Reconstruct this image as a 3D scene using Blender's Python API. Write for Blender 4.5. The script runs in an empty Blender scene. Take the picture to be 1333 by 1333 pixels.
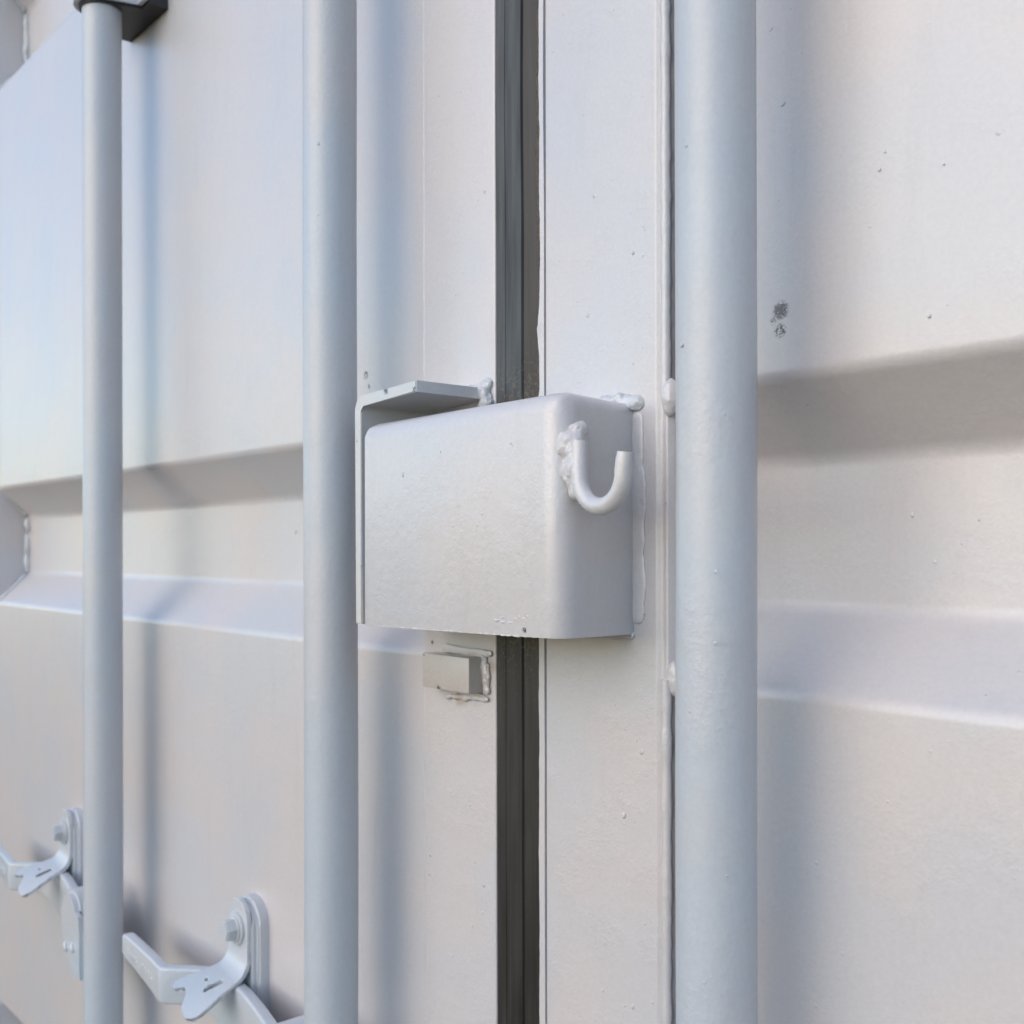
import bpy, bmesh, math, random
from mathutils import Vector, Matrix, noise, geometry
random.seed(7)
R = math.radians
scene = bpy.context.scene

# ------------------------------------------------------------------ camera
PHI = R(40.51)                       # angle between the view and the wall
CAMX, CAMY, CAMZ = .454, -.412, 1.35
cam_d = bpy.data.cameras.new('camera')
cam = bpy.data.objects.new('camera', cam_d)
scene.collection.objects.link(cam)
cam_d.sensor_width = 36
cam_d.lens = 39.16
cam_d.shift_y = .0368
cam_d.clip_start = .01
cam_d.clip_end = 2000
cam_d.dof.use_dof = True
cam_d.dof.focus_distance = .56
cam_d.dof.aperture_fstop = 15
cam.matrix_world = (Matrix.Translation((CAMX, CAMY, CAMZ)) @ Matrix.Rotation(math.pi/2 - PHI, 4, 'Z')
                    @ Matrix.Rotation(math.pi/2, 4, 'X') @ Matrix.Rotation(R(-.1), 4, 'Z'))
scene.camera = cam

# ------------------------------------------------------------------ sky and sun
SUN_EL, SUN_AZ = 25, -87              # veiled sun in front of the doors, a little to the left
sdir = Vector((-math.cos(R(SUN_AZ))*math.cos(R(SUN_EL)), math.sin(R(SUN_AZ))*math.cos(R(SUN_EL)), math.sin(R(SUN_EL))))
world = bpy.data.worlds.new('World'); scene.world = world
world.use_nodes = True
nt = world.node_tree
bg = nt.nodes['Background']
sky = nt.nodes.new('ShaderNodeTexSky')
sky.sky_type = 'NISHITA'; sky.sun_disc = False
sky.sun_elevation = R(SUN_EL)
sky.sun_rotation = math.atan2(sdir.x, sdir.y)
sky.air_density = 1.0; sky.dust_density = .4; sky.ozone_density = 2.0
nt.links.new(sky.outputs[0], bg.inputs[0])
bg.inputs[1].default_value = .15
sl = bpy.data.lights.new('sun', 'SUN'); sun = bpy.data.objects.new('sun', sl)
scene.collection.objects.link(sun)
sl.energy = .84; sl.angle = R(68); sl.color = (1, .74, .47)
sun.rotation_euler = sdir.to_track_quat('Z', 'Y').to_euler()
vs = scene.view_settings
vs.view_transform = 'Standard'; vs.look = 'None'; vs.gamma = 1; vs.use_curve_mapping = False
vs.exposure = .88

# ------------------------------------------------------------------ helpers
def wp(px, py, D=.412):
    """point on the plane D metres in front of the lens, from a pixel of the photograph"""
    c, s = math.cos(PHI), math.sin(PHI)
    u = px + 572
    Z = 1450*D/(u*c)
    t = (Z - D*s)/c
    h = -(py - 716)/u*D/c
    return Vector((CAMX - t, CAMY + D, CAMZ + h))

def link(name, bm, mat, parent=None, smooth=True, angle=35):
    me = bpy.data.meshes.new(name)
    bmesh.ops.recalc_face_normals(bm, faces=bm.faces)
    bm.to_mesh(me); bm.free()
    o = bpy.data.objects.new(name, me)
    scene.collection.objects.link(o)
    if mat: me.materials.append(mat)
    if smooth:
        for p in me.polygons: p.use_smooth = True
        me.set_sharp_from_angle(angle=R(angle))
    if parent is not None: 
        o.parent = parent
        o.matrix_parent_inverse = parent.matrix_world.inverted()
    return o

def thing(name, label, cat, loc, group=None):
    o = bpy.data.objects.new(name, None); scene.collection.objects.link(o)
    o.location = loc; o.empty_display_size = .02
    o.matrix_world = Matrix.Translation(loc)
    o['label'] = label; o['category'] = cat
    if group: o['group'] = group
    return o

def tag(o, label, cat, group=None):
    o['label'] = label; o['category'] = cat
    if group: o['group'] = group
    return o

def box(bm, x0, x1, y0, y1, z0, z1, bev=0, seg=2):
    r = bmesh.ops.create_cube(bm, size=1)
    vsx = r['verts']
    for v in vsx:
        v.co = Vector(((x0+x1)/2 + v.co.x*(x1-x0), (y0+y1)/2 + v.co.y*(y1-y0), (z0+z1)/2 + v.co.z*(z1-z0)))
    if bev:
        es = list({e for v in vsx for e in v.link_edges})
        bmesh.ops.bevel(bm, geom=es, offset=bev, segments=seg, affect='EDGES', profile=.5)

def fillet(pts, rads, n=6):
    """round the corners of an open polyline"""
    out = [Vector(pts[0])]
    for i in range(1, len(pts)-1):
        p0, p, p1 = Vector(pts[i-1]), Vector(pts[i]), Vector(pts[i+1])
        r = rads if isinstance(rads, (int, float)) else rads[i]
        a = (p0-p).normalized(); b = (p1-p).normalized()
        ang = a.angle(b)
        if r <= 0 or ang > R(178): out.append(p); continue
        d = min(r/math.tan(ang/2), (p0-p).length*.49, (p1-p).length*.49)
        A, B = p + a*d, p + b*d
        for k in range(n+1):
            t = k/n
            out.append(A*(1-t)**2 + p*2*t*(1-t) + B*t*t)
    out.append(Vector(pts[-1]))
    return out

def sheet(bm, prof, axis, a0, a1, n=1):
    """sweep a profile along an axis. axis 'x': profile is (y,z); axis 'z': profile is (x,y)"""
    rows = []
    for k in range(n+1):
        a = a0 + (a1-a0)*k/n
        rows.append([bm.verts.new((a, p[0], p[1]) if axis == 'x' else (p[0], p[1], a)) for p in prof])
    for r0, r1 in zip(rows, rows[1:]):
        for i in range(len(prof)-1):
            bm.faces.new((r0[i], r0[i+1], r1[i+1], r1[i]))

def prism(bm, poly, axis, a0, a1):
    """closed polygon extruded along an axis"""
    def mk(p, a):
        return bm.verts.new({'x': (a, p[0], p[1]), 'y': (p[0], a, p[1]), 'z': (p[0], p[1], a)}[axis])
    A = [mk(p, a0) for p in poly]; B = [mk(p, a1) for p in poly]
    n = len(poly)
    for i in range(n): bm.faces.new((A[i], A[(i+1) % n], B[(i+1) % n], B[i]))
    fa = bm.faces.new(A); fb = bm.faces.new(B[::-1])
    return fa, fb

def tube(bm, pts, rad, seg=16, cap=True, squash=None, wob=0, wobf=300, dome=False):
    """rings along a path; rad a number or a list; squash (axis vector, factor)"""
    pts = [Vector(p) for p in pts]
    n = len(pts); rings = []
    up = None
    for i, p in enumerate(pts):
        d = (pts[min(i+1, n-1)] - pts[max(i-1, 0)]).normalized()
        if up is None:
            up = Vector((0, 0, 1)) if abs(d.z) < .9 else Vector((0, 1, 0))
        up = (up - d*up.dot(d)).normalized(); side = d.cross(up)
        r = rad[i] if isinstance(rad, (list, tuple)) else rad
        ring = []
        for k in range(seg):
            a = 2*math.pi*k/seg
            o = (up*math.cos(a) + side*math.sin(a))*r
            if squash:
                ax = Vector(squash[0]); o -= ax*o.dot(ax)*(1-squash[1])
            q = p + o
            if wob: q += o*wob*noise.noise(q*wobf) + o*wob*.6*noise.noise(q*wobf*2.7)
            ring.append(bm.verts.new(q))
        rings.append(ring)
    for a, b in zip(rings, rings[1:]):
        for k in range(seg): bm.faces.new((a[k], a[(k+1) % seg], b[(k+1) % seg], b[k]))
    if cap:
        for ring, p in ((rings[0], pts[0]), (rings[-1], pts[-1])):
            c = bm.verts.new(p)
            for k in range(seg): bm.faces.new((ring[k], ring[(k+1) % seg], c))

def weld(bm, p0, p1, r, squash=None, wob=.35, f=260, step=.0012, ends=True, wander=.3, rip=.03):
    p0, p1 = Vector(p0), Vector(p1)
    n = max(4, int((p1-p0).length/step)); pts = []; rr = []
    for k in range(n+1):
        t = k/n; p = p0.lerp(p1, t)
        p += Vector((noise.noise(p*90), noise.noise(p*90+Vector((7, 0, 0))), noise.noise(p*90+Vector((0, 9, 0)))))*r*wander
        e = 1
        if ends:
            q = min(t, 1-t)*(p1-p0).length/r
            e = math.sqrt(max(.02, 1-(1-min(q, 1))**2))
        ripple = 1 + rip*math.sin((p1-p0).length*t*1700)
        pts.append(p); rr.append(r*e*ripple*(1+.25*noise.noise(p*150)))
    tube(bm, pts, rr, 14, True, squash, wob, f)

def blob(bm, c, r, sc=(1, .35, 1), wob=.25, f=300, sub=3):
    q = bmesh.ops.create_icosphere(bm, subdivisions=sub, radius=1)
    c = Vector(c)
    for v in q['verts']:
        d = v.co.copy()
        k = 1 + wob*noise.noise(c*57 + d*1.7) + wob*.5*noise.noise(c*91 + d*3.9)
        v.co = c + Vector((d.x*sc[0], d.y*sc[1], d.z*sc[2]))*r*k

def fuse(o, voxel=.0006, it=4, lumps=.0006, size=.004):
    """melt overlapping lumps of a weld into one smooth run"""
    m = o.modifiers.new('remesh', 'REMESH'); m.mode = 'VOXEL'; m.voxel_size = voxel; m.use_smooth_shade = True
    m = o.modifiers.new('smooth', 'SMOOTH'); m.iterations = it; m.factor = .7
    if lumps:
        t = bpy.data.textures.new('lumps', 'CLOUDS'); t.noise_scale = size; t.noise_depth = 2
        m = o.modifiers.new('lumps', 'DISPLACE'); m.texture = t; m.strength = lumps*2; m.mid_level = .5; m.texture_coords = 'LOCAL'
    return o

# ------------------------------------------------------------------ materials
def paint(name, base=(.560, .547, .556), rough=.36, peel=1.0, coat=.8, chips=(), scratches=(), rust=()):
    m = bpy.data.materials.new(name); m.use_nodes = True
    N = m.node_tree.nodes; L = m.node_tree.links
    b = N['Principled BSDF']
    geo = N.new('ShaderNodeNewGeometry'); P = geo.outputs['Position']
    def tex(scale, detail=2, rg=.5, vec=None):
        t = N.new('ShaderNodeTexNoise'); t.inputs['Scale'].default_value = scale
        t.inputs['Detail'].default_value = detail; t.inputs['Roughness'].default_value = rg
        L.new(vec or P, t.inputs['Vector']); return t
    def math_(op, a, c=None, clamp=False):
        q = N.new('ShaderNodeMath'); q.operation = op; q.use_clamp = clamp
        for i, v in enumerate((a, c)):
            if v is None: continue
            if isinstance(v, (int, float)): q.inputs[i].default_value = v
            else: L.new(v, q.inputs[i])
        return q.outputs[0]
    def ramp(x, lo, hi):
        q = N.new('ShaderNodeMapRange'); q.interpolation_type = 'SMOOTHSTEP'
        q.inputs['From Min'].default_value = lo; q.inputs['From Max'].default_value = hi
        L.new(x, q.inputs['Value']); return q.outputs[0]
    # faint unevenness of the sprayed coat: large cool / warm drifts
    big = tex(9, 3); drift = ramp(big.outputs[0], .35, .65)
    mix = N.new('ShaderNodeMixRGB'); L.new(drift, mix.inputs[0])
    mix.inputs[1].default_value = (base[0]*.955, base[1]*.99, base[2]*1.015, 1)
    mix.inputs[2].default_value = (base[0]*1.035, base[1]*1.0, base[2]*.975, 1)
    fine = tex(420, 4, .7); fm = N.new('ShaderNodeMixRGB'); fm.blend_type = 'MULTIPLY'; fm.inputs[0].default_value = 1
    fr = N.new('ShaderNodeMapRange'); L.new(fine.outputs[0], fr.inputs['Value']); fr.inputs['From Min'].default_value = .3; fr.inputs['From Max'].default_value = .7
    fr.inputs['To Min'].default_value = .955; fr.inputs['To Max'].default_value = 1.03
    # thin coat: streaky patches where the grey undercoat shows through
    mp2 = N.new('ShaderNodeMapping'); mp2.inputs['Scale'].default_value = (60, 60, 9); L.new(P, mp2.inputs[0])
    st = tex(1, 5, .65, mp2.outputs[0]); sm = ramp(st.outputs[0], .52, .74)
    f2 = math_('SUBTRACT', fr.outputs[0], math_('MULTIPLY', sm, .04))
    L.new(mix.outputs[0], fm.inputs[1]); L.new(f2, fm.inputs[2])
    col = fm.outputs[0]
    # orange peel + soft waves + dust nibs
    n1 = tex(620, 2, .55); n2 = tex(170, 2); n3 = tex(1900, 1)
    h = math_('ADD', math_('MULTIPLY', n1.outputs[0], .5), math_('MULTIPLY', n2.outputs[0], .9))
    h = math_('ADD', h, math_('MULTIPLY', n3.outputs[0], .16))
    # the coat lies rougher in some areas
    patch = ramp(tex(28, 2).outputs[0], .40, .66)
    h = math_('MULTIPLY', h, math_('ADD', math_('MULTIPLY', patch, .8), .45))
    for vs_, rr, amp in ((75, .10, 1.9), (150, .11, 1.1)):
        vo = N.new('ShaderNodeTexVoronoi'); vo.inputs['Scale'].default_value = vs_
        L.new(P, vo.inputs['Vector'])
        nib = ramp(math_('SUBTRACT', rr, vo.outputs['Distance']), 0, rr*.8)
        sc_ = N.new('ShaderNodeSeparateColor'); L.new(vo.outputs['Color'], sc_.inputs[0])
        nib = math_('MULTIPLY', nib, math_('MULTIPLY', math_('SUBTRACT', sc_.outputs[0], .76, True), 3.5))
        h = math_('ADD', h, math_('MULTIPLY', nib, amp))
    h = math_('MULTIPLY', h, peel)
    # rust bleeding from edges (shape of its own)
    for (c, r, cc) in rust:
        d = N.new('ShaderNodeVectorMath'); d.operation = 'DISTANCE'
        L.new(P, d.inputs[0]); d.inputs[1].default_value = c
        msk = ramp(math_('SUBTRACT', math_('ADD', 1.0, math_('MULTIPLY', math_('SUBTRACT', tex(120, 4).outputs[0], .5), 1.6)), math_('DIVIDE', d.outputs['Value'], r)), .0, .8)
        q = N.new('ShaderNodeMixRGB'); L.new(math_('MULTIPLY', msk, cc[3]), q.inputs[0]); L.new(col, q.inputs[1])
        q.inputs[2].default_value = (cc[0], cc[1], cc[2], 1); col = q.outputs[0]
    # chips: broken paint showing dark metal
    for (c, r) in chips:
        mp = N.new('ShaderNodeVectorMath'); mp.operation = 'DISTANCE'
        L.new(P, mp.inputs[0]); mp.inputs[1].default_value = c
        nn = tex(650, 3, .7)
        e = math_('SUBTRACT', math_('SUBTRACT', 1.0, math_('DIVIDE', mp.outputs['Value'], r)), math_('MULTIPLY', math_('ABSOLUTE', math_('SUBTRACT', nn.outputs[0], .5)), 7.5 if r < .0045 else 4.5))
        msk = ramp(e, -.05, .3)
        q = N.new('ShaderNodeMixRGB'); L.new(msk, q.inputs[0]); L.new(col, q.inputs[1])
        q.inputs[2].default_value = (.045, .035, .04, 1); col = q.outputs[0]
        h = math_('SUBTRACT', h, math_('MULTIPLY', msk, 2.5))
    L.new(col, b.inputs['Base Color'])
    rr = N.new('ShaderNodeMapRange'); L.new(n2.outputs[0], rr.inputs['Value'])
    rr.inputs['To Min'].default_value = rough-.04; rr.inputs['To Max'].default_value = rough+.08
    L.new(rr.outputs[0], b.inputs['Roughness'])
    bp = N.new('ShaderNodeBump'); bp.inputs['Distance'].default_value = .00026
    bp.inputs['Strength'].default_value = 1
    L.new(h, bp.inputs['Height']); L.new(bp.outputs[0], b.inputs['Normal'])
    b.inputs['IOR'].default_value = 1.5
    b.inputs['Coat Weight'].default_value = coat; b.inputs['Coat Roughness'].default_value = .34; b.inputs['Coat IOR'].default_value = 1.6
    return m

M_wall = paint('grey_door_paint', chips=[(wp(1014, 404), .0052), (wp(1004, 419), .0028), (wp(1013, 431), .0042), (wp(474, 488), .004), (wp(478, 503), .003),
                                   (wp(383, 693, .448), .003), (wp(130, 394), .003)])
M_stile = paint('grey_frame_paint', peel=1.8,
                chips=[(wp(563, 836), .0018), (wp(760, 822), .0015)],
                rust=[(wp(600, 912), .007, (.36, .25, .16, .5)), (wp(641, 868), .006, (.36, .22, .14, .45))])
M_rod = paint('grey_rod_paint', base=(.475, .51, .55), rough=.38, peel=1.3, coat=.35, chips=[(wp(128, 393, .355), .002), (wp(157, 600, .37), .003)])
M_box = paint('grey_box_paint', base=(.568, .562, .574), rough=.36, peel=1.3,
              chips=[(wp(683, 821, .354), .0018)])
M_weld = paint('painted_weld', base=(.55, .57, .59), rough=.46, peel=1.8)
M_brk = paint('grey_bracket_paint', base=(.55, .555, .56), rough=.42, peel=1.8,
              chips=[(wp(503, 509, .362), .0026), (wp(539, 506, .362), .0018), (wp(466, 575, .362), .0012)])
M_cleat = paint('grey_block_paint', base=(.50, .475, .445), rough=.45, peel=2.2, chips=[(wp(571, 896, .400), .0022), (wp(552, 852, .4), .0014)])
M_hw = paint('grey_hardware_paint', base=(.51, .555, .60), rough=.34, peel=1.1, coat=.5)

def rubber():
    m = bpy.data.materials.new('weathered_rubber'); m.use_nodes = True
    N = m.node_tree.nodes; L = m.node_tree.links; b = N['Principled BSDF']
    geo = N.new('ShaderNodeNewGeometry')
    mp = N.new('ShaderNodeMapping'); mp.inputs['Scale'].default_value = (260, 260, 14)
    L.new(geo.outputs['Position'], mp.inputs[0])
    n = N.new('ShaderNodeTexNoise'); n.inputs['Scale'].default_value = 1; n.inputs['Detail'].default_value = 5
    L.new(mp.outputs[0], n.inputs['Vector'])
    cr = N.new('ShaderNodeValToRGB'); L.new(n.outputs[0], cr.inputs[0])
    e = cr.color_ramp.elements
    e[0].position = .3; e[0].color = (.012, .015, .017, 1); e[1].position = .74; e[1].color = (.058, .072, .080, 1)
    # dried tan dirt lying in specks, thickest just above the box
    n2 = N.new('ShaderNodeTexNoise'); n2.inputs['Scale'].default_value = 420; n2.inputs['Detail'].default_value = 5; n2.inputs['Roughness'].default_value = .7
    L.new(geo.outputs['Position'], n2.inputs['Vector'])
    sx = N.new('ShaderNodeSeparateXYZ'); L.new(geo.outputs['Position'], sx.inputs[0])
    dz = N.new('ShaderNodeMapRange'); dz.interpolation_type = 'SMOOTHSTEP'
    L.new(sx.outputs['Z'], dz.inputs['Value'])
    dz.inputs['From Min'].default_value = CAMZ+.135; dz.inputs['From Max'].default_value = CAMZ+.075
    dz.inputs['To Min'].default_value = .0; dz.inputs['To Max'].default_value = .17
    dw = N.new('ShaderNodeMapRange'); L.new(sx.outputs['Z'], dw.inputs['Value'])
    dw.inputs['From Min'].default_value = CAMZ-.10; dw.inputs['From Max'].default_value = CAMZ-.03
    dw.inputs['To Min'].default_value = 0; dw.inputs['To Max'].default_value = 1
    mu = N.new('ShaderNodeMath'); mu.operation = 'MULTIPLY'; L.new(dz.outputs[0], mu.inputs[0]); L.new(dw.outputs[0], mu.inputs[1])
    ad = N.new('ShaderNodeMath'); ad.operation = 'ADD'; L.new(n2.outputs[0], ad.inputs[0]); L.new(mu.outputs[0], ad.inputs[1])
    m2 = N.new('ShaderNodeMapRange'); L.new(ad.outputs[0], m2.inputs['Value'])
    m2.inputs['From Min'].default_value = .64; m2.inputs['From Max'].default_value = .80; m2.clamp = True
    m2.inputs['To Max'].default_value = .6
    lo = N.new('ShaderNodeMapRange'); L.new(sx.outputs['Z'], lo.inputs['Value'])
    lo.inputs['From Min'].default_value = CAMZ-.06; lo.inputs['From Max'].default_value = CAMZ+.03
    lo.inputs['To Min'].default_value = 1; lo.inputs['To Max'].default_value = 0
    xr = N.new('ShaderNodeMapRange'); L.new(sx.outputs['X'], xr.inputs['Value'])
    xr.inputs['From Min'].default_value = -.0225; xr.inputs['From Max'].default_value = -.0215
    mxx = N.new('ShaderNodeMath'); mxx.operation = 'MAXIMUM'; L.new(lo.outputs[0], mxx.inputs[0]); L.new(xr.outputs[0], mxx.inputs[1])
    old = N.new('ShaderNodeMixRGB'); old.blend_type = 'MULTIPLY'; L.new(mxx.outputs[0], old.inputs[0]); L.new(cr.outputs[0], old.inputs[1])
    old.inputs[2].default_value = (.52, .40, .34, 1)
    mx = N.new('ShaderNodeMixRGB'); L.new(m2.outputs[0], mx.inputs[0]); L.new(old.outputs[0], mx.inputs[1])
    mx.inputs[2].default_value = (.16, .12, .075, 1)
    L.new(mx.outputs[0], b.inputs['Base Color'])
    b.inputs['Roughness'].default_value = .5
    bp = N.new('ShaderNodeBump'); bp.inputs['Distance'].default_value = .00012
    L.new(n.outputs[0], bp.inputs['Height']); L.new(bp.outputs[0], b.inputs['Normal'])
    return m
M_rub = rubber()

def simple(name, c, rough, sc=200, amp=.0002, c2=None):
    m = bpy.data.materials.new(name); m.use_nodes = True
    N = m.node_tree.nodes; L = m.node_tree.links; b = N['Principled BSDF']
    geo = N.new('ShaderNodeNewGeometry')
    n = N.new('ShaderNodeTexNoise'); n.inputs['Scale'].default_value = sc; n.inputs['Detail'].default_value = 6
    L.new(geo.outputs['Position'], n.inputs['Vector'])
    cr = N.new('ShaderNodeValToRGB'); L.new(n.outputs[0], cr.inputs[0])
    c2 = c2 or tuple(v*.7 for v in c)
    cr.color_ramp.elements[0].position = .35; cr.color_ramp.elements[0].color = (*c2, 1)
    cr.color_ramp.elements[1].position = .65; cr.color_ramp.elements[1].color = (*c, 1)
    L.new(cr.outputs[0], b.inputs['Base Color']); b.inputs['Roughness'].default_value = rough
    bp = N.new('ShaderNodeBump'); bp.inputs['Distance'].default_value = amp
    L.new(n.outputs[0], bp.inputs['Height']); L.new(bp.outputs[0], b.inputs['Normal'])
    return m
M_black = simple('black_liner', (.020, .019, .022), .45)
M_dust = simple('dusty_rubber', (.14, .115, .08), .8, 900, .0002, (.035, .03, .028))
M_ground = simple('sandy_ground', (.13, .085, .04), .95, 3, .02, (.095, .06, .028))
M_gap = simple('dark_recess', (.02, .02, .022), .8)

# ------------------------------------------------------------------ the ground
bm = bmesh.new()
ys = [600, 40, 10, 3, 0, -3, -6] + [-6 - k*.7 for k in range(1, 16)] + [-20, -30, -60, -600]
xs = [-600, -200, -80, -40, -25, -15, -8, -4, 0, 4, 8, 15, 25, 40, 80, 200, 600]
def gz(x, y):                        # level yard; the unseen outer bank is added to block low sky light
    t = min(1, max(0, (math.hypot(min(0, y), x*.8) - 7)/9)) if y < 3 else 0
    return .8*t*t*(3-2*t) + .25*noise.noise(Vector((x*.2, y*.2, 0)))*t
rows = [[bm.verts.new((x, y, gz(x, y))) for x in xs] for y in ys]
for r0, r1 in zip(rows, rows[1:]):
    for i in range(len(xs)-1): bm.faces.new((r0[i], r0[i+1], r1[i+1], r1[i]))
g = link('ground', bm, M_ground); g['kind'] = 'structure'

# ------------------------------------------------------------------ the container the doors hang on
cont = thing('shipping_container', 'light grey steel shipping container body that both doors hang on', 'container', (0, .1, 0))
bm = bmesh.new(); box(bm, -1.21, 1.21, .075, 6.0, .02, 2.585); link('container_body', bm, M_wall, cont, False)
bm = bmesh.new(); box(bm, -1.21, 1.21, -.01, .074, 2.47, 2.60, .004); link('header', bm, M_stile, cont, False)
bm = bmesh.new(); box(bm, -1.21, 1.21, -.01, .074, .02, .15, .004); link('sill', bm, M_stile, cont, False)
for s in (-1, 1):
    bm = bmesh.new(); box(bm, min(s*1.12, s*1.21), max(s*1.12, s*1.21), -.01, .074, .151, 2.469, .004); link('corner_post', bm, M_stile, cont, False)

# ------------------------------------------------------------------ the two doors
ZB, ZT = .155, 2.465
UP, DN = .0765, .0640                 # mouth of a groove above / below the lens height
IU, ID = .0430, .0285                 # its floor
PER = .636; GD = .036; PY = .002
def fil2(pts, rads, n):
    return [(v.x, v.y) for v in fillet([Vector((p[0], p[1], 0)) for p in pts], rads, n)]
def profile():
    pts = [(PY, ZB)]; rd = [0]
    for k in (-1, 0, 1):
        c = CAMZ + PER*k
        pts += [(PY, c-DN), (PY+GD, c-ID), (PY+GD, c+IU), (PY, c+UP)]
        rd += [.010, .012, .012, .010]
    pts.append((PY, ZT)); rd.append(0)
    return fil2(pts, rd, 8)
PROF = profile()

def wavy(o_bm, amp, sc):
    for v in o_bm.verts:
        v.co.y += amp*noise.noise(Vector((v.co.x*sc, 0, v.co.z*sc)))

def flats():
    zs = [ZB]
    for k in (-1, 0, 1):
        c = CAMZ + PER*k; zs += [c-DN, c+UP]
    zs.append(ZT)
    return [(zs[i], zs[i+1]) for i in range(0, len(zs), 2)]

def drips(bm, pts, D, r=.00078, sc=(1, .42, 1.3)):
    for q in pts:
        px, py = q[0], q[1]; k = q[2] if len(q) > 2 else 1
        blob(bm, wp(px, py, D) + Vector((0, -.0001, 0)), r*k, sc, .3, sub=3)

# left door
ld = thing('container_door', 'left container door in light grey paint, black rubber gasket on its right edge', 'door', (-.57, 0, ZB), 'container doors')
bm = bmesh.new(); sheet(bm, PROF, 'x', -1.014, -.1125, 40); wavy(bm, .0012, 6)
link('door_panel', bm, M_wall, ld, angle=60)
# outer stile and rails: boxes with a face that closes the groove ends
bm = bmesh.new(); box(bm, -1.115, -1.0145, 0, .05, ZB, ZT, .003); link('door_stile', bm, M_stile, ld)
bm = bmesh.new()
prof = fil2([(-.1135, .046), (-.1135, 0), (-.043, 0), (-.043, .046)], [0, .0022, .0016, 0], 5)
sheet(bm, prof, 'z', ZB, ZT)
drips(bm, [(612, 967, .8), (586, 1030, 1.2), (617, 1122, .9), (632, 1175, .8), (614, 1205, 1), (588, 1245, .8), (601, 120, .8), (572, 125, .7), (632, 250, 1), (623, 262, .6), (584, 300, .6)], .412)
# smear of weld round the little block
weld(bm, wp(576, 843, .4105), wp(640, 852, .4105), .0022, ((0, 1, 0), .30), .4)
weld(bm, wp(629, 852, .4105), wp(634, 905, .4105), .0026, ((0, 1, 0), .5), .6)
weld(bm, wp(580, 907, .4105), wp(636, 911, .4105), .0016, ((0, 1, 0), .5), .6)
link('door_stile', bm, M_stile, ld)
# seam weld beads where sheet meets frame
for (z0, z1) in flats():
    bm = bmesh.new(); weld(bm, (-.1138, .0012, z0), (-.1138, .0012, z1), .0009, wob=.4, step=.004, f=120); link('weld_bead', bm, M_stile, ld)
for k in (-1, 0, 1):
    c = CAMZ + PER*k
    bm = bmesh.new()
    weld(bm, (-1.0125, PY+GD-.001, c-ID), (-1.0125, PY+GD-.001, c+IU), .0045, wob=.35, f=90, step=.003)
    weld(bm, (-1.0125, PY+GD-.002, c-ID), (-1.0125, PY, c-DN), .0028, wob=.3, f=90, step=.003)
    weld(bm, (-1.0125, PY+GD-.002, c+IU), (-1.0125, PY, c+UP), .0020, wob=.3, f=90, step=.003)
    link('weld_bead', bm, M_weld, ld)
# gasket: ribbed rubber strip in the seam
bm = bmesh.new()
gp = [(-.0428, .030), (-.0428, .0008), (-.0405, -.0004), (-.0348, .0006), (-.0345, .0010), (-.0225, .0022), (-.0218, .0036), (-.0120, .0060), (-.0100, .0055), (-.0062, .0050), (-.0058, .0012), (-.0016, .0008), (-.0010, .0030), (-.0010, .030)]
rows = []
NZ = 260
for k in range(NZ+1):
    z = ZB + (ZT-ZB)*k/NZ
    w = .0006*noise.noise(Vector((0, 0, z*9)))
    rows.append([bm.verts.new((x, y+w, z)) for x, y in gp])
for a, b in zip(rows, rows[1:]):
    for i in range(len(gp)-1): bm.faces.new((a[i], a[i+1], b[i+1], b[i]))
link('gasket', bm, M_rub, ld, angle=14)
# overspray: the painted, ragged edge of the gasket lip and the dusty strip next to it
def ragged(name, mat, xr, left, dy, z0, z1, xoff):
    bm = bmesh.new(); prev = None; n = int((z1-z0)/.0012)
    for k in range(n+1):
        z = z0 + (z1-z0)*k/n
        x = left(z)
        pr = []
        for (xx) in (x, x+.0006, xr-.0002, xr):
            # follow the lip of the gasket
            y = .0008 + max(0, (-.006-xx))*.4 if xx < -.0016 else .0008
            pr.append(bm.verts.new((xx, y + dy + .0006*noise.noise(Vector((0, 0, z*9))), z)))
        e = bm.verts.new((xr, .02, z)); pr.append(e)
        f = bm.verts.new((x, pr[0].co.y+.0005, z)); pr.insert(0, f)
        if prev:
            for i in range(len(pr)-1): bm.faces.new((prev[i], prev[i+1], pr[i+1], pr[i]))
        prev = pr
    link(name, bm, mat, ld, angle=50)
def edge(z):
    h = z - CAMZ
    x = -.0046 + .0006*noise.noise(Vector((3, 0, z*30))) + .0003*noise.noise(Vector((3, 0, z*140)))
    x -= .0030*math.exp(-((h-.124)/.010)**2)*(1 if h < .124 else .55)
    if h < -.03: x -= .0010 + .0005*noise.noise(Vector((9, 0, z*25)))
    if .07 < h < .095: x -= .004*math.exp(-((h-.078)/.006)**2)
    return x
ragged('painted_lip', M_stile, -.0011, edge, -.0006, ZB+.01, ZT-.01, 0)
ragged('dusty_edge', M_dust, -.0040, lambda z: -.0068 - .0042*abs(noise.noise(Vector((5, 0, z*22)))) - .0004*noise.noise(Vector((5, 0, z*200))), -.0003, CAMZ+.07, CAMZ+.30, 0)

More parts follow.
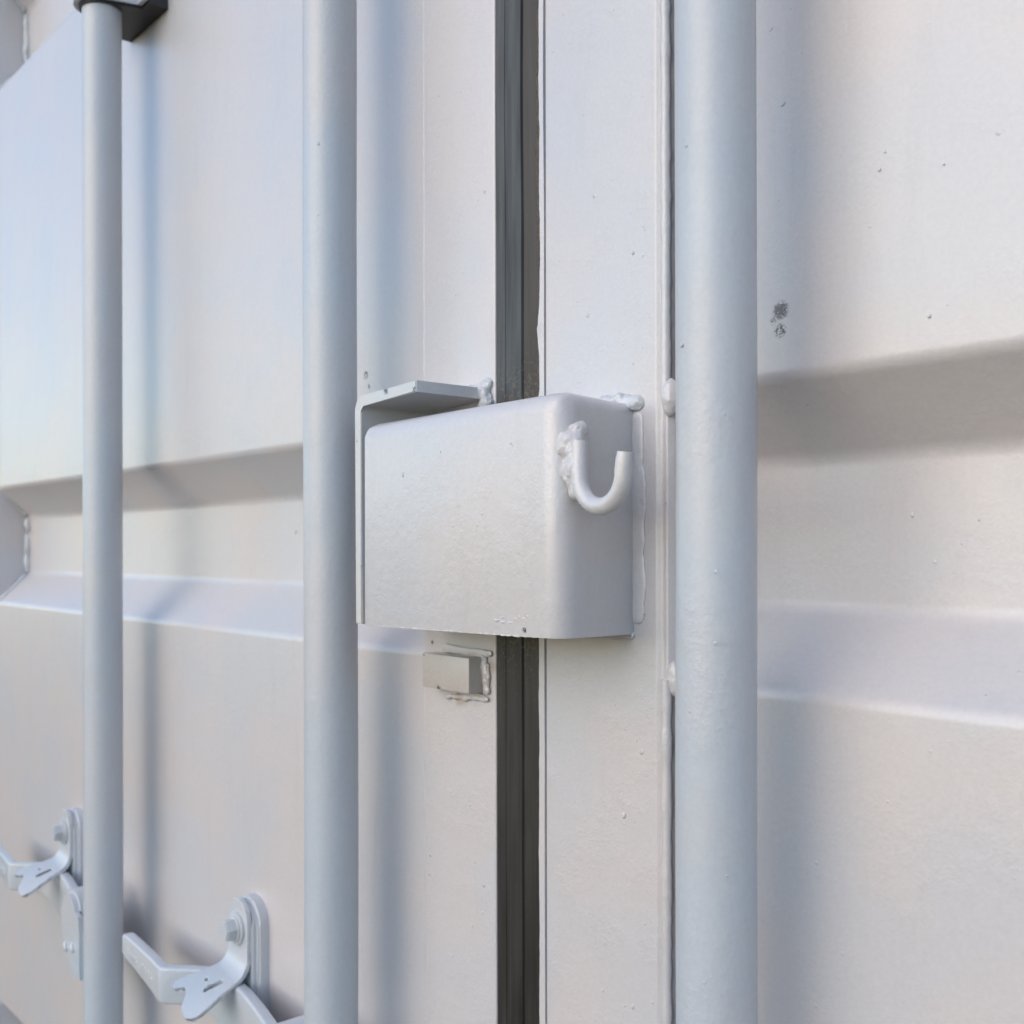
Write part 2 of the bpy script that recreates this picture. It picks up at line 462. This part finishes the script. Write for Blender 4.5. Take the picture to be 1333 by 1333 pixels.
# right door
rd = thing('container_door', 'right container door in light grey paint, carrying the welded lock box on its edge', 'door', (.57, 0, ZB), 'container doors')
bm = bmesh.new(); sheet(bm, PROF, 'x', .0955, 1.0, 44); wavy(bm, .0012, 6)
drips(bm, [(1146, 222, .7), (1210, 413, .7), (1229, 215, .5), (1153, 199, .5), (1045, 70, .6), (1283, 905, .7)], .414)
for (px, py, s) in ((1005, 40, 1.1), (1021, 137, 1.2)):
    c = wp(px, py, .414); weld(bm, c+Vector((-.0012, 0, -.0008)), c+Vector((.0016, 0, .001)), .0007*s, ((0, 1, 0), .6))
drips(bm, [(1188, 672, 1.1), (1052, 690, .6), (1217, 733, 1), (1275, 678, .6)], .450)
link('door_panel', bm, M_wall, rd, angle=60)
bm = bmesh.new(); box(bm, 1.0005, 1.115, 0, .05, ZB, ZT, .003); link('door_stile', bm, M_stile, rd)
bm = bmesh.new()
prof = fil2([(.0, .046), (.0, 0), (.0815, 0), (.0845, .0022), (.0875, .0010), (.0895, .0050), (.0895, .046)], [0, .0016, .003, .003, .002, .002, 0], 5)
sheet(bm, prof, 'z', ZB, ZT, 60)
drips(bm, [(835, 979, 1.7), (812, 1062, 1.8), (801, 918, .8), (828, 965, .7), (838, 1203, .7), (784, 1290, .9), (823, 1311, 1.3), (849, 1306, .8), (735, 20, .6), (766, 411, 1.1), (729, 340, .5), (760, 150, .5), (840, 300, .5)], .412)
drips(bm, [(836, 651, .9), (838, 656, .8), (838, 800, .7)], .411)
link('door_stile', bm, M_stile, rd)
for (z0, z1) in flats():
    bm = bmesh.new()
    weld(bm, (.0872, .0012, z0), (.0872, .0012, z1), .0027, wob=.06, step=.004, f=40, ends=False, wander=.05, rip=.0)
    weld(bm, (.0945, .0030, z0), (.0945, .0030, z1), .0016, wob=.1, step=.004, f=40, ends=False, wander=.05, rip=.0)
    link('weld_bead', bm, M_stile, rd)
    for z in (z0, z1):
        if z < ZB+.01 or z > ZT-.01: continue
        bm = bmesh.new()
        if z == z0:
            blob(bm, (.0896, .0014, z-.0020), .0056, (.9, .75, 1.7), .15)
        else:
            blob(bm, (.0905, .0036, z+.0005), .0052, (.9, .75, 1.8), .15)
        fuse(link('weld_bead', bm, M_stile, rd), .0006, 6, .0003)

# ------------------------------------------------------------------ locking rods
RR = .017; RY = -.0417
def rod(x, label):
    t = thing('locking_rod', label, 'locking rod', (x, RY, .13), 'vertical locking rods on the doors')
    bm = bmesh.new()
    pts = [(x, RY, .13 + k*2.36/90) for k in range(91)]
    tube(bm, pts, RR, 56)
    for v in bm.verts:
        v.co.x += .00045*noise.noise(Vector((x*9, 0, v.co.z*5)))
        v.co.y += .00035*noise.noise(Vector((x*9, 5, v.co.z*6)))
    if x > 0: 
        for (px, py) in ((932, 745), (931, 838), (895, 190), (888, 450)):
            blob(bm, wp(px, py, .3535), .0009, (1, .5, 1), sub=2)
    link('rod_tube', bm, M_rod, t)
    return t
rod_r = rod(.153, 'thickest looking grey locking rod, nearest one, standing right of the lock box')
rod_m = rod(-.156, 'grey locking rod close to the left side of the lock box')
rod_l = rod(-.545, 'thinnest looking grey locking rod, farthest one, with a clamp at its top')

def catmull(P, n=6):
    out = []
    Q = [P[0]] + list(P) + [P[-1]]
    for i in range(1, len(Q)-2):
        a, b, c, d = [Vector(q) for q in Q[i-1:i+3]]
        for k in range(n):
            t = k/n
            out.append(.5*((2*b) + (c-a)*t + (2*a-5*b+4*c-d)*t*t + (3*b-a-3*c+d)*t**3))
    out.append(Vector(Q[-2])); return out

def rrect(w, h, r, n=4):
    pts = []
    for cx, cy, a0 in ((w/2-r, h/2-r, 0), (-w/2+r, h/2-r, 90), (-w/2+r, -h/2+r, 180), (w/2-r, -h/2+r, 270)):
        for k in range(n+1):
            a = R(a0 + 90*k/n); pts.append((cx + r*math.cos(a), cy + r*math.sin(a)))
    return pts

def handle(t, dx):
    """flat bar handle reaching left from the rod; z measured from the lens height"""
    # x, y, top, bottom
    K = [(-.495, -.0385, .334, .347), (-.4925, -.0390, .3305, .3505), (-.460, -.0418, .330, .3525), (-.420, -.0455, .330, .3560), (-.402, -.0475, .330, .3580), (-.396, -.0455, .330, .3590),
         (-.380, -.0300, .330, .3600), (-.366, -.0200, .330, .3650), (-.340, -.0190, .330, .3720), (-.314, -.0210, .330, .3730), (-.280, -.0270, .3305, .3680), (-.240, -.0350, .332, .3640), (-.190, -.0417, .334, .3640)]
    P = catmull([Vector((a[0], a[1], a[2])) for a in K], 5)
    B = catmull([Vector((a[0], a[1], a[3])) for a in K], 5)
    bm = bmesh.new(); rows = []
    for i, (p, b) in enumerate(zip(P, B)):
        q0, q1 = P[max(0, i-1)], P[min(len(P)-1, i+1)]
        d = Vector((q1.x-q0.x, q1.y-q0.y, 0)).normalized(); nrm = Vector((d.y, -d.x, 0))
        hgt = b.z - p.z; th = .0095 if i > 1 else .007
        c = Vector((p.x+dx, p.y, CAMZ - (p.z+b.z)/2))
        rows.append([bm.verts.new(c + nrm*x + Vector((0, 0, y))) for x, y in rrect(th, hgt, .0022)])
    for a, b in zip(rows, rows[1:]):
        n = len(a)
        for k in range(n): bm.faces.new((a[k], a[(k+1) % n], b[(k+1) % n], b[k]))
    bm.faces.new(rows[0]); bm.faces.new(rows[-1])
    h = link('handle', bm, M_hw, t, angle=50)
    # raised foundry lettering, worn away by the paint: only the strokes are left
    bm = bmesh.new()
    rnd = random.Random(3)
    for k in range(9):
        x = -.480 + k*.0080
        y = -.0401 - (x+.480)*.092 - .0047
        zc = CAMZ - .3405 - (x+.49)*.035
        if k == 4: continue
        strokes = [((-.002, -.003), (-.002, .003)), ((-.002, .003), (.002, .003)), ((.002, .003), (.002, -.003)), ((-.002, 0), (.002, 0)), ((0, -.003), (0, .003))]
        for s in rnd.sample(strokes, 3):
            a = Vector((x+s[0][0]+dx, y, zc+s[0][1]-.0015)); b = Vector((x+s[1][0]+dx, y, zc+s[1][1]-.0015))
            weld(bm, a, b, .0006, None, .3, 300, .0008)
    link('raised_lettering', bm, M_hw, h)
    # lug that carries the bar on the rod
    bm = bmesh.new()
    rx = -.156 + dx
    out = []
    for k in range(13):
        a = R(180 - k*180/12)
        out.append((rx - .045 + .021*math.cos(a), CAMZ - .333 + .021*math.sin(a)))
    out += [(rx-.014, CAMZ-.345), (rx-.014, CAMZ-.392), (rx-.040, CAMZ-.390), (rx-.066, CAMZ-.366)]
    f1, f2 = prism(bm, out, 'y', -.057, -.026)
    bmesh.ops.bevel(bm, geom=list(f1.edges)+list(f2.edges), offset=.0040, segments=4, affect='EDGES')
    lug = link('lug', bm, M_hw, t, angle=40)
    bm = bmesh.new()
    for q in (0, 1):
        c = Vector((rx - .052 + q*.018, -.0572, CAMZ-.366+.004*q))
        pts = [c + Vector((.004*math.sin(s*1.3)-.002, 0, .009*(.5-s))) for s in [k/8 for k in range(9)]]
        tube(bm, pts, [.0022*math.sqrt(max(.05, 1-(2*k/8-1)**2)) + .0004 for k in range(9)], 10)
    link('pin', bm, M_hw, lug)
handle(rod_m, 0)
handle(rod_l, -.389)

# ------------------------------------------------------------------ catches that hold the handles
def inside(p, poly):
    c = False; n = len(poly); j = n-1
    for i in range(n):
        if (poly[i][1] > p[1]) != (poly[j][1] > p[1]) and p[0] < (poly[j][0]-poly[i][0])*(p[1]-poly[i][1])/(poly[j][1]-poly[i][1]) + poly[i][0]:
            c = not c
        j = i
    return c

def catch(cx, label):
    t = thing('handle_catch', label, 'handle catch', (cx, 0, CAMZ-.40), 'catches that hold the door handles')
    bz = CAMZ - .292
    def obround(w, zt, zb, n=14):
        o = [(cx + w*math.cos(R(180-180*k/n)), zt - w + w*math.sin(R(180-180*k/n))) for k in range(n+1)]
        return o + [(cx+w, zb), (cx-w, zb)]
    bm = bmesh.new()
    for (w, zt, y0, y1, b) in ((.0205, CAMZ-.2685, .003, -.0075, .0022), (.0175, CAMZ-.2715, -.0070, -.0115, .0015)):
        f1, f2 = prism(bm, obround(w, zt, CAMZ-.400), 'y', y0, y1)
        bmesh.ops.bevel(bm, geom=list(f2.edges), offset=b, segments=3, affect='EDGES')
    link('backing_plate', bm, M_hw, t, angle=40)
    # the hasp: a flat outline with two holes, bent over the handle
    W = .0165
    out = [(W*math.cos(R(a)), -.036 - W*math.sin(R(a))) for a in range(180, -1, -12)]
    out += [(W, -.02), (W, -.005), (.0175, .010), (.0180, .020), (.0185, .030), (.0180, .039), (.0150, .0450), (.0100, .0480), (.0040, .0480), (-.0010, .0455), (-.0045, .0415), (-.0080, .0390),
            (-.0125, .0380), (-.0165, .0425), (-.0205, .0445), (-.0235, .0425), (-.0215, .032), (-.0175, .020), (-.0170, .008), (-W, -.005), (-W, -.02)]
    fine = []
    for i in range(len(out)):
        a, b = Vector(out[i]), Vector(out[(i+1) % len(out)])
        n = max(1, int((b-a).length/.0015))
        fine += [tuple(a.lerp(b, k/n)) for k in range(n)]
    out = fine
    hole = [(-.0060 + .0019*math.cos(R(a)), .0230 + .0015*math.sin(R(a))) for a in range(0, 360, 30)]
    slot = []
    for a in range(0, 360, 20):
        sh = .0055 if math.sin(R(a)) > 0 else -.0055
        slot.append((.0045 + .0024*math.cos(R(a)) - sh*.25, .0220 + sh + .0024*math.sin(R(a))))
    co = []; ed = []
    for lp in (out, hole, slot):
        s = len(co); co += [Vector(p) for p in lp]
        ed += [(s+i, s+(i+1) % len(lp)) for i in range(len(lp))]
    for i in range(-14, 15):
        for j in range(-36, 36):
            p = (i*.0015, j*.0015)
            if inside(p, out) and not inside(p, hole) and not inside(p, slot):
                if min((Vector(p)-c).length for c in co) > .0007: co.append(Vector(p))
    r = geometry.delaunay_2d_cdt(co, ed, [], 0, 1e-6)
    bm = bmesh.new(); vv = []
    y_w = -.0128; z_b = CAMZ - .3175
    rad = .016; ang = R(75)
    def bend(u, v):
        L = rad*ang
        if v < -L/2 - .0: s = 0; base = v + L/2
        s = v + L/2
        if s <= 0: y, z = 0, -s
        elif s < L:
            a = s/rad; y, z = -(rad - rad*math.cos(a)), -rad*math.sin(a)
        else:
            e = s - L; y, z = -(rad - rad*math.cos(ang)) - e*math.sin(ang), -rad*math.sin(ang) - e*math.cos(ang)
        tilt = max(0, s)*(-.30)*(u/.0165)*.35 + (-.0 if s < L else -(s-L)**2*5)
        return Vector((cx + u, y_w + y, z_b + L/2 + z - .004 + tilt))
    for c in r[0]: vv.append(bm.verts.new(bend(c.x, c.y)))
    for f in r[2]:
        cc = sum((r[0][i] for i in f), Vector((0, 0)))/len(f)
        if inside(cc, out) and not inside(cc, hole) and not inside(cc, slot):
            try: bm.faces.new([vv[i] for i in f])
            except ValueError: pass
    bmesh.ops.delete(bm, geom=[v for v in bm.verts if not v.link_faces], context='VERTS')
    o = link('hasp', bm, M_hw, t, angle=50)
    so = o.modifiers.new('s', 'SOLIDIFY'); so.thickness = .0036; so.offset = 0
    bv = o.modifiers.new('b', 'BEVEL'); bv.width = .0007; bv.segments = 2; bv.angle_limit = R(60)
    # bolt with washer
    bm = bmesh.new()
    hexa = [(cx + .0088*math.cos(R(a)), bz + .0088*math.sin(R(a))) for a in range(10, 370, 60)]
    f1, f2 = prism(bm, hexa, 'y', -.0175, -.0265)
    bmesh.ops.bevel(bm, geom=list(f2.edges), offset=.0010, segments=2, affect='EDGES')
    bo = link('bolt', bm, M_hw, t, angle=25)
    bm = bmesh.new()
    for (rr, y0, y1) in ((.0128, -.0145, -.0170), (.0105, -.0168, -.0185)):
        f1, f2 = prism(bm, [(cx + rr*math.cos(R(a)), bz + rr*math.sin(R(a))) for a in range(0, 360, 10)], 'y', y0, y1)
        bmesh.ops.bevel(bm, geom=list(f2.edges), offset=.0006, segments=2, affect='EDGES')
    link('washer', bm, M_hw, bo, angle=25)
catch(-.339, 'grey steel catch bolted between the two left rods, clasping the fully visible door handle')
catch(-.339-.389, 'grey steel catch bolted left of the farthest rod, clasping a cut off handle')

# ------------------------------------------------------------------ clamp at the top of the farthest rod
cx = -.545; c0 = CAMZ + .486
cl = thing('rod_clamp', 'grey steel clamp with black liner around the farthest rod, at the top', 'clamp', (cx, 0, c0))
def strap_path(rad, oy):
    pts = [(cx+.043, -.016-oy), (cx+.028, -.016-oy)]
    pts += [(cx + rad*math.cos(R(a)), RY - rad*math.sin(R(a))) for a in range(0, 181, 12)]
    pts += [(cx-.028, -.016-oy), (cx-.043, -.016-oy)]
    return pts
A = strap_path(.0195, 0); B = strap_path(.0240, .0045)
bm = bmesh.new(); f1, f2 = prism(bm, B + A[::-1], 'z', c0, c0+.075)
bmesh.ops.bevel(bm, geom=list(f1.edges)+list(f2.edges), offset=.0008, segments=2, affect='EDGES'); link('strap', bm, M_rod, cl, angle=30)
bm = bmesh.new()
A = strap_path(.0193, -.0003)
prism(bm, A + [(cx-.043, .0018), (cx+.043, .0018)], 'z', c0-.0022, c0+.077)
link('liner', bm, M_black, cl, angle=30)

# ------------------------------------------------------------------ the lock box
lb = thing('lock_box', 'grey painted steel lock box with rounded corners welded over the door seam', 'lock box', (-.01, 0, CAMZ-.042))
BX0, BX1, BF, BT, BB = -.0932, .0742, -.058, .0735, -.0428
bm = bmesh.new()
cs = {}
for nm, co in {'flt': (BX0, BF, BT), 'frt': (BX1, BF, BT+.0018), 'flb': (BX0, BF, BB-.0012), 'frb': (BX1, BF, BB+.001),
               'blt': (BX0, -.005, BT), 'brt': (BX1-.0078, .001, BT+.0005), 'blb': (BX0, -.005, BB), 'brb': (BX1-.0078, .001, BB)}.items():
    cs[nm] = bm.verts.new((co[0], co[1], CAMZ+co[2]))
F = lambda *k: bm.faces.new([cs[i] for i in k])
F('flb', 'frb', 'frt', 'flt'); F('flt', 'frt', 'brt', 'blt'); F('frb', 'brb', 'brt', 'frt'); F('blb', 'flb', 'flt', 'blt')
lay = bm.edges.layers.float.new('bevel_weight_edge')
wts = {('frt', 'frb'): 1.0, ('flt', 'frt'): .85, ('frt', 'brt'): .55, ('flt', 'flb'): .22, ('flt', 'blt'): .5}
for (a, b), w in wts.items():
    e = bm.edges.get((cs[a], cs[b])); e[lay] = w
tmp = link('tmp', bm, None, None)
bv = tmp.modifiers.new('bevel', 'BEVEL'); bv.limit_method = 'WEIGHT'; bv.width = .0125; bv.segments = 10; bv.use_clamp_overlap = True
so = tmp.modifiers.new('solid', 'SOLIDIFY'); so.thickness = .0045; so.offset = -1
b2 = tmp.modifiers.new('edge', 'BEVEL'); b2.limit_method = 'ANGLE'; b2.angle_limit = R(60); b2.width = .0009; b2.segments = 3
me = bpy.data.meshes.new_from_object(tmp.evaluated_get(bpy.context.evaluated_depsgraph_get()))
bpy.data.objects.remove(tmp)
# paint drips, runs and spatter on the face
bm = bmesh.new(); bm.from_mesh(me)
Dp = .354
def fblob(px, py, r, sc=(1, .5, 1)): blob(bm, wp(px, py, Dp) + Vector((0, .00005, 0)), r, sc, .45, sub=3)
for a in ((646, 808, .0011, (2.2, .6, .6)), (655, 810, .0011, (2.4, .6, .6)), (664, 811, .0010, (2, .6, .5)), (654, 804, .0008, (2.2, .6, .6)),
          (671, 806, .0008), (676, 803, .0006), (682, 806, .0008), (687, 803, .0007), (684, 809, .0006), (692, 806, .0005),
          (574, 588, .0006, (.6, .5, 1.6)), (525, 618, .0010, (.6, .6, 1.5)), (628, 669, .0008), (590, 685, .0007), (668, 580, .0006), (640, 640, .0005), (679, 783, .0006, (.5, .5, 2)), (547, 700, .0005), (500, 711, .0005),
          (700, 640, .0005), (611, 740, .0005)):
    fblob(*a)
x0, x1 = BX0+.004, BX1-.016
n = 26
for k in range(n):
    x = x0 + (x1-x0)*k/n + random.uniform(0, .003)
    blob(bm, (x, BF+.0002, CAMZ+BB-.0008+ .0018*(k/n)), random.uniform(.0005, .0012), (2.5, .5, .6), .4, sub=2)
link('box_shell', bm, M_box, lb, angle=40)
# welds that tie the box to the right door
bm = bmesh.new()
weld(bm, (.004, -.0012, CAMZ+.0748), (.062, -.0012, CAMZ+.0760), .0034, None, .4, 170)
weld(bm, (.040, -.0010, CAMZ+.0755), (.070, .0000, CAMZ+.0738), .0042, None, .3, 150)
blob(bm, (.0685, .0000, CAMZ+.0735), .0046, (1.2, .7, 1), .3)
blob(bm, (.0030, -.0010, CAMZ+.0740), .0036, (1.3, .8, .9), .4)
blob(bm, (.0310, -.0010, CAMZ+.0762), .0034, (2.2, .8, .8), .4)
fuse(link('weld_bead', bm, M_weld, lb), .0006, 8, .0009, .0035)
bm = bmesh.new()
weld(bm, (.0685, -.0002, CAMZ+.070), (.0690, -.0002, CAMZ-.038), .0052, ((0, 1, 0), .22), .06, 45, wander=.03, rip=0)
weld(bm, (.0692, -.0002, CAMZ+.045), (.0694, -.0002, CAMZ-.030), .0054, ((0, 1, 0), .20), .05, 40, wander=.03, rip=0)
fuse(link('weld_bead', bm, M_box, lb), .0006, 8, .0002, .006)
bm = bmesh.new()
weld(bm, (.020, -.0006, CAMZ-.0435), (.068, -.0006, CAMZ-.0435), .0026, ((0, 1, 0), .6), .4, 150)
fuse(link('weld_bead', bm, M_box, lb), .0006, 3, .0004)
# padlock hook welded to the front right corner
HY = -.0520
bm = bmesh.new()
hx0, hx1, hz = .0812, .1110, .0345
path = [Vector((hx0-.0012, HY+.001, CAMZ+.0505)), Vector((hx0-.0010, HY+.0008, CAMZ+.044)), Vector((hx0-.0005, HY, CAMZ+.038))]
cxh = (hx0+hx1)/2; rr_ = (hx1-hx0)/2
for a in range(180, 361, 9):
    path.append(Vector((cxh + rr_*math.cos(R(a)), HY - .002*(a-180)/180, CAMZ + hz + rr_*1.0*math.sin(R(a)))))
path += [Vector((hx1+.0007, HY-.002, CAMZ+.039)), Vector((hx1+.0014, HY-.002, CAMZ+.0432))]
tube(bm, path, [.0041]*(len(path)-1) + [.0038], 24)
es = []
hk = link('hook', bm, M_box, lb, angle=50)
bm = bmesh.new()
weld(bm, (.0735, -.0480, CAMZ+.0560), (.0775, -.0500, CAMZ+.0220), .0052, None, .2, 140)
weld(bm, (.0765, -.0510, CAMZ+.0500), (.0795, -.0520, CAMZ+.0230), .0042, None, .2, 160)
blob(bm, (.0755, -.0470, CAMZ+.0565), .0042, (1, 1, 1.1), .4)
blob(bm, (.0715, -.0510, CAMZ+.0490), .0058, (1, .8, 1.5), .4)
blob(bm, (.0730, -.0515, CAMZ+.0370), .0050, (1, .7, 1.6), .4)
fuse(link('weld_bead', bm, M_box, lb), .00055, 14, .0006, .005)

# ------------------------------------------------------------------ bent bracket on the left door
br = thing('lock_bracket', 'bent grey steel plate shielding the top and left of the lock box', 'bracket', (-.075, 0, CAMZ-.042))
bm = bmesh.new()
TH = .0064
outer = [(-.1140, -.0441), (-.1140, .0915), (-.0520, .0945)]
inner = [(-.0520, .0945-TH), (-.1140+TH, .0915-TH), (-.1140+TH, -.0441)]
def fil3(pts, r, n=8): return fil2(pts, [0, r, 0], n)
poly = fil3(outer, .0095) + fil3(inner, .0035)
f1, f2 = prism(bm, [(p[0], CAMZ+p[1]) for p in poly], 'y', -.0500, .0015)
# cut edge: slightly uneven
bmesh.ops.bevel(bm, geom=list(f1.edges), offset=.0006, segments=2, affect='EDGES')
for v in bm.verts:
    if v.co.y < -.045: v.co.y += .0006*noise.noise(v.co*70)
link('bent_plate', bm, M_brk, br, angle=30)
bm = bmesh.new()
weld(bm, (-.0900, -.0010, CAMZ+.0930), (-.0480, -.0010, CAMZ+.0945), .0040, None, .5, 150)
weld(bm, (-.0520, -.0022, CAMZ+.0960), (-.0475, -.0015, CAMZ+.0800), .0042, None, .6, 150)
blob(bm, (-.0500, -.0006, CAMZ+.0965), .0040, (1.3, .7, .9), .4)
blob(bm, (-.0470, -.0010, CAMZ+.0800), .0032, (1, .8, 1.4), .5)
blob(bm, (-.0610, -.0004, CAMZ+.0950), .0034, (2.6, .6, .7), .4)
fuse(link('weld_bead', bm, M_weld, br), .0006, 5, .0009, .003)

# ------------------------------------------------------------------ little block under the box
sb = thing('steel_block', 'small rectangular grey painted block welded below the lock box', 'steel block', (-.0755, 0, CAMZ-.083))
bm = bmesh.new()
box(bm, -.0985, -.0530, -.012, .0006, CAMZ-.0835, CAMZ-.0628, .0006, 2)
link('block', bm, M_cleat, sb, angle=30)
bm = bmesh.new()
weld(bm, (-.084, -.001, CAMZ-.0608), (-.052, -.001, CAMZ-.0618), .0018, ((0, 1, 0), .45), .3, 110)
weld(bm, (-.0495, -.001, CAMZ-.066), (-.0490, -.001, CAMZ-.0845), .0020, ((0, 1, 0), .6), .6, 150)
weld(bm, (-.080, -.001, CAMZ-.0848), (-.050, -.001, CAMZ-.0862), .0018, ((0, 1, 0), .6), .5, 150)
fuse(link('weld_bead', bm, M_cleat, sb), .0005, 3, .0004, .003)
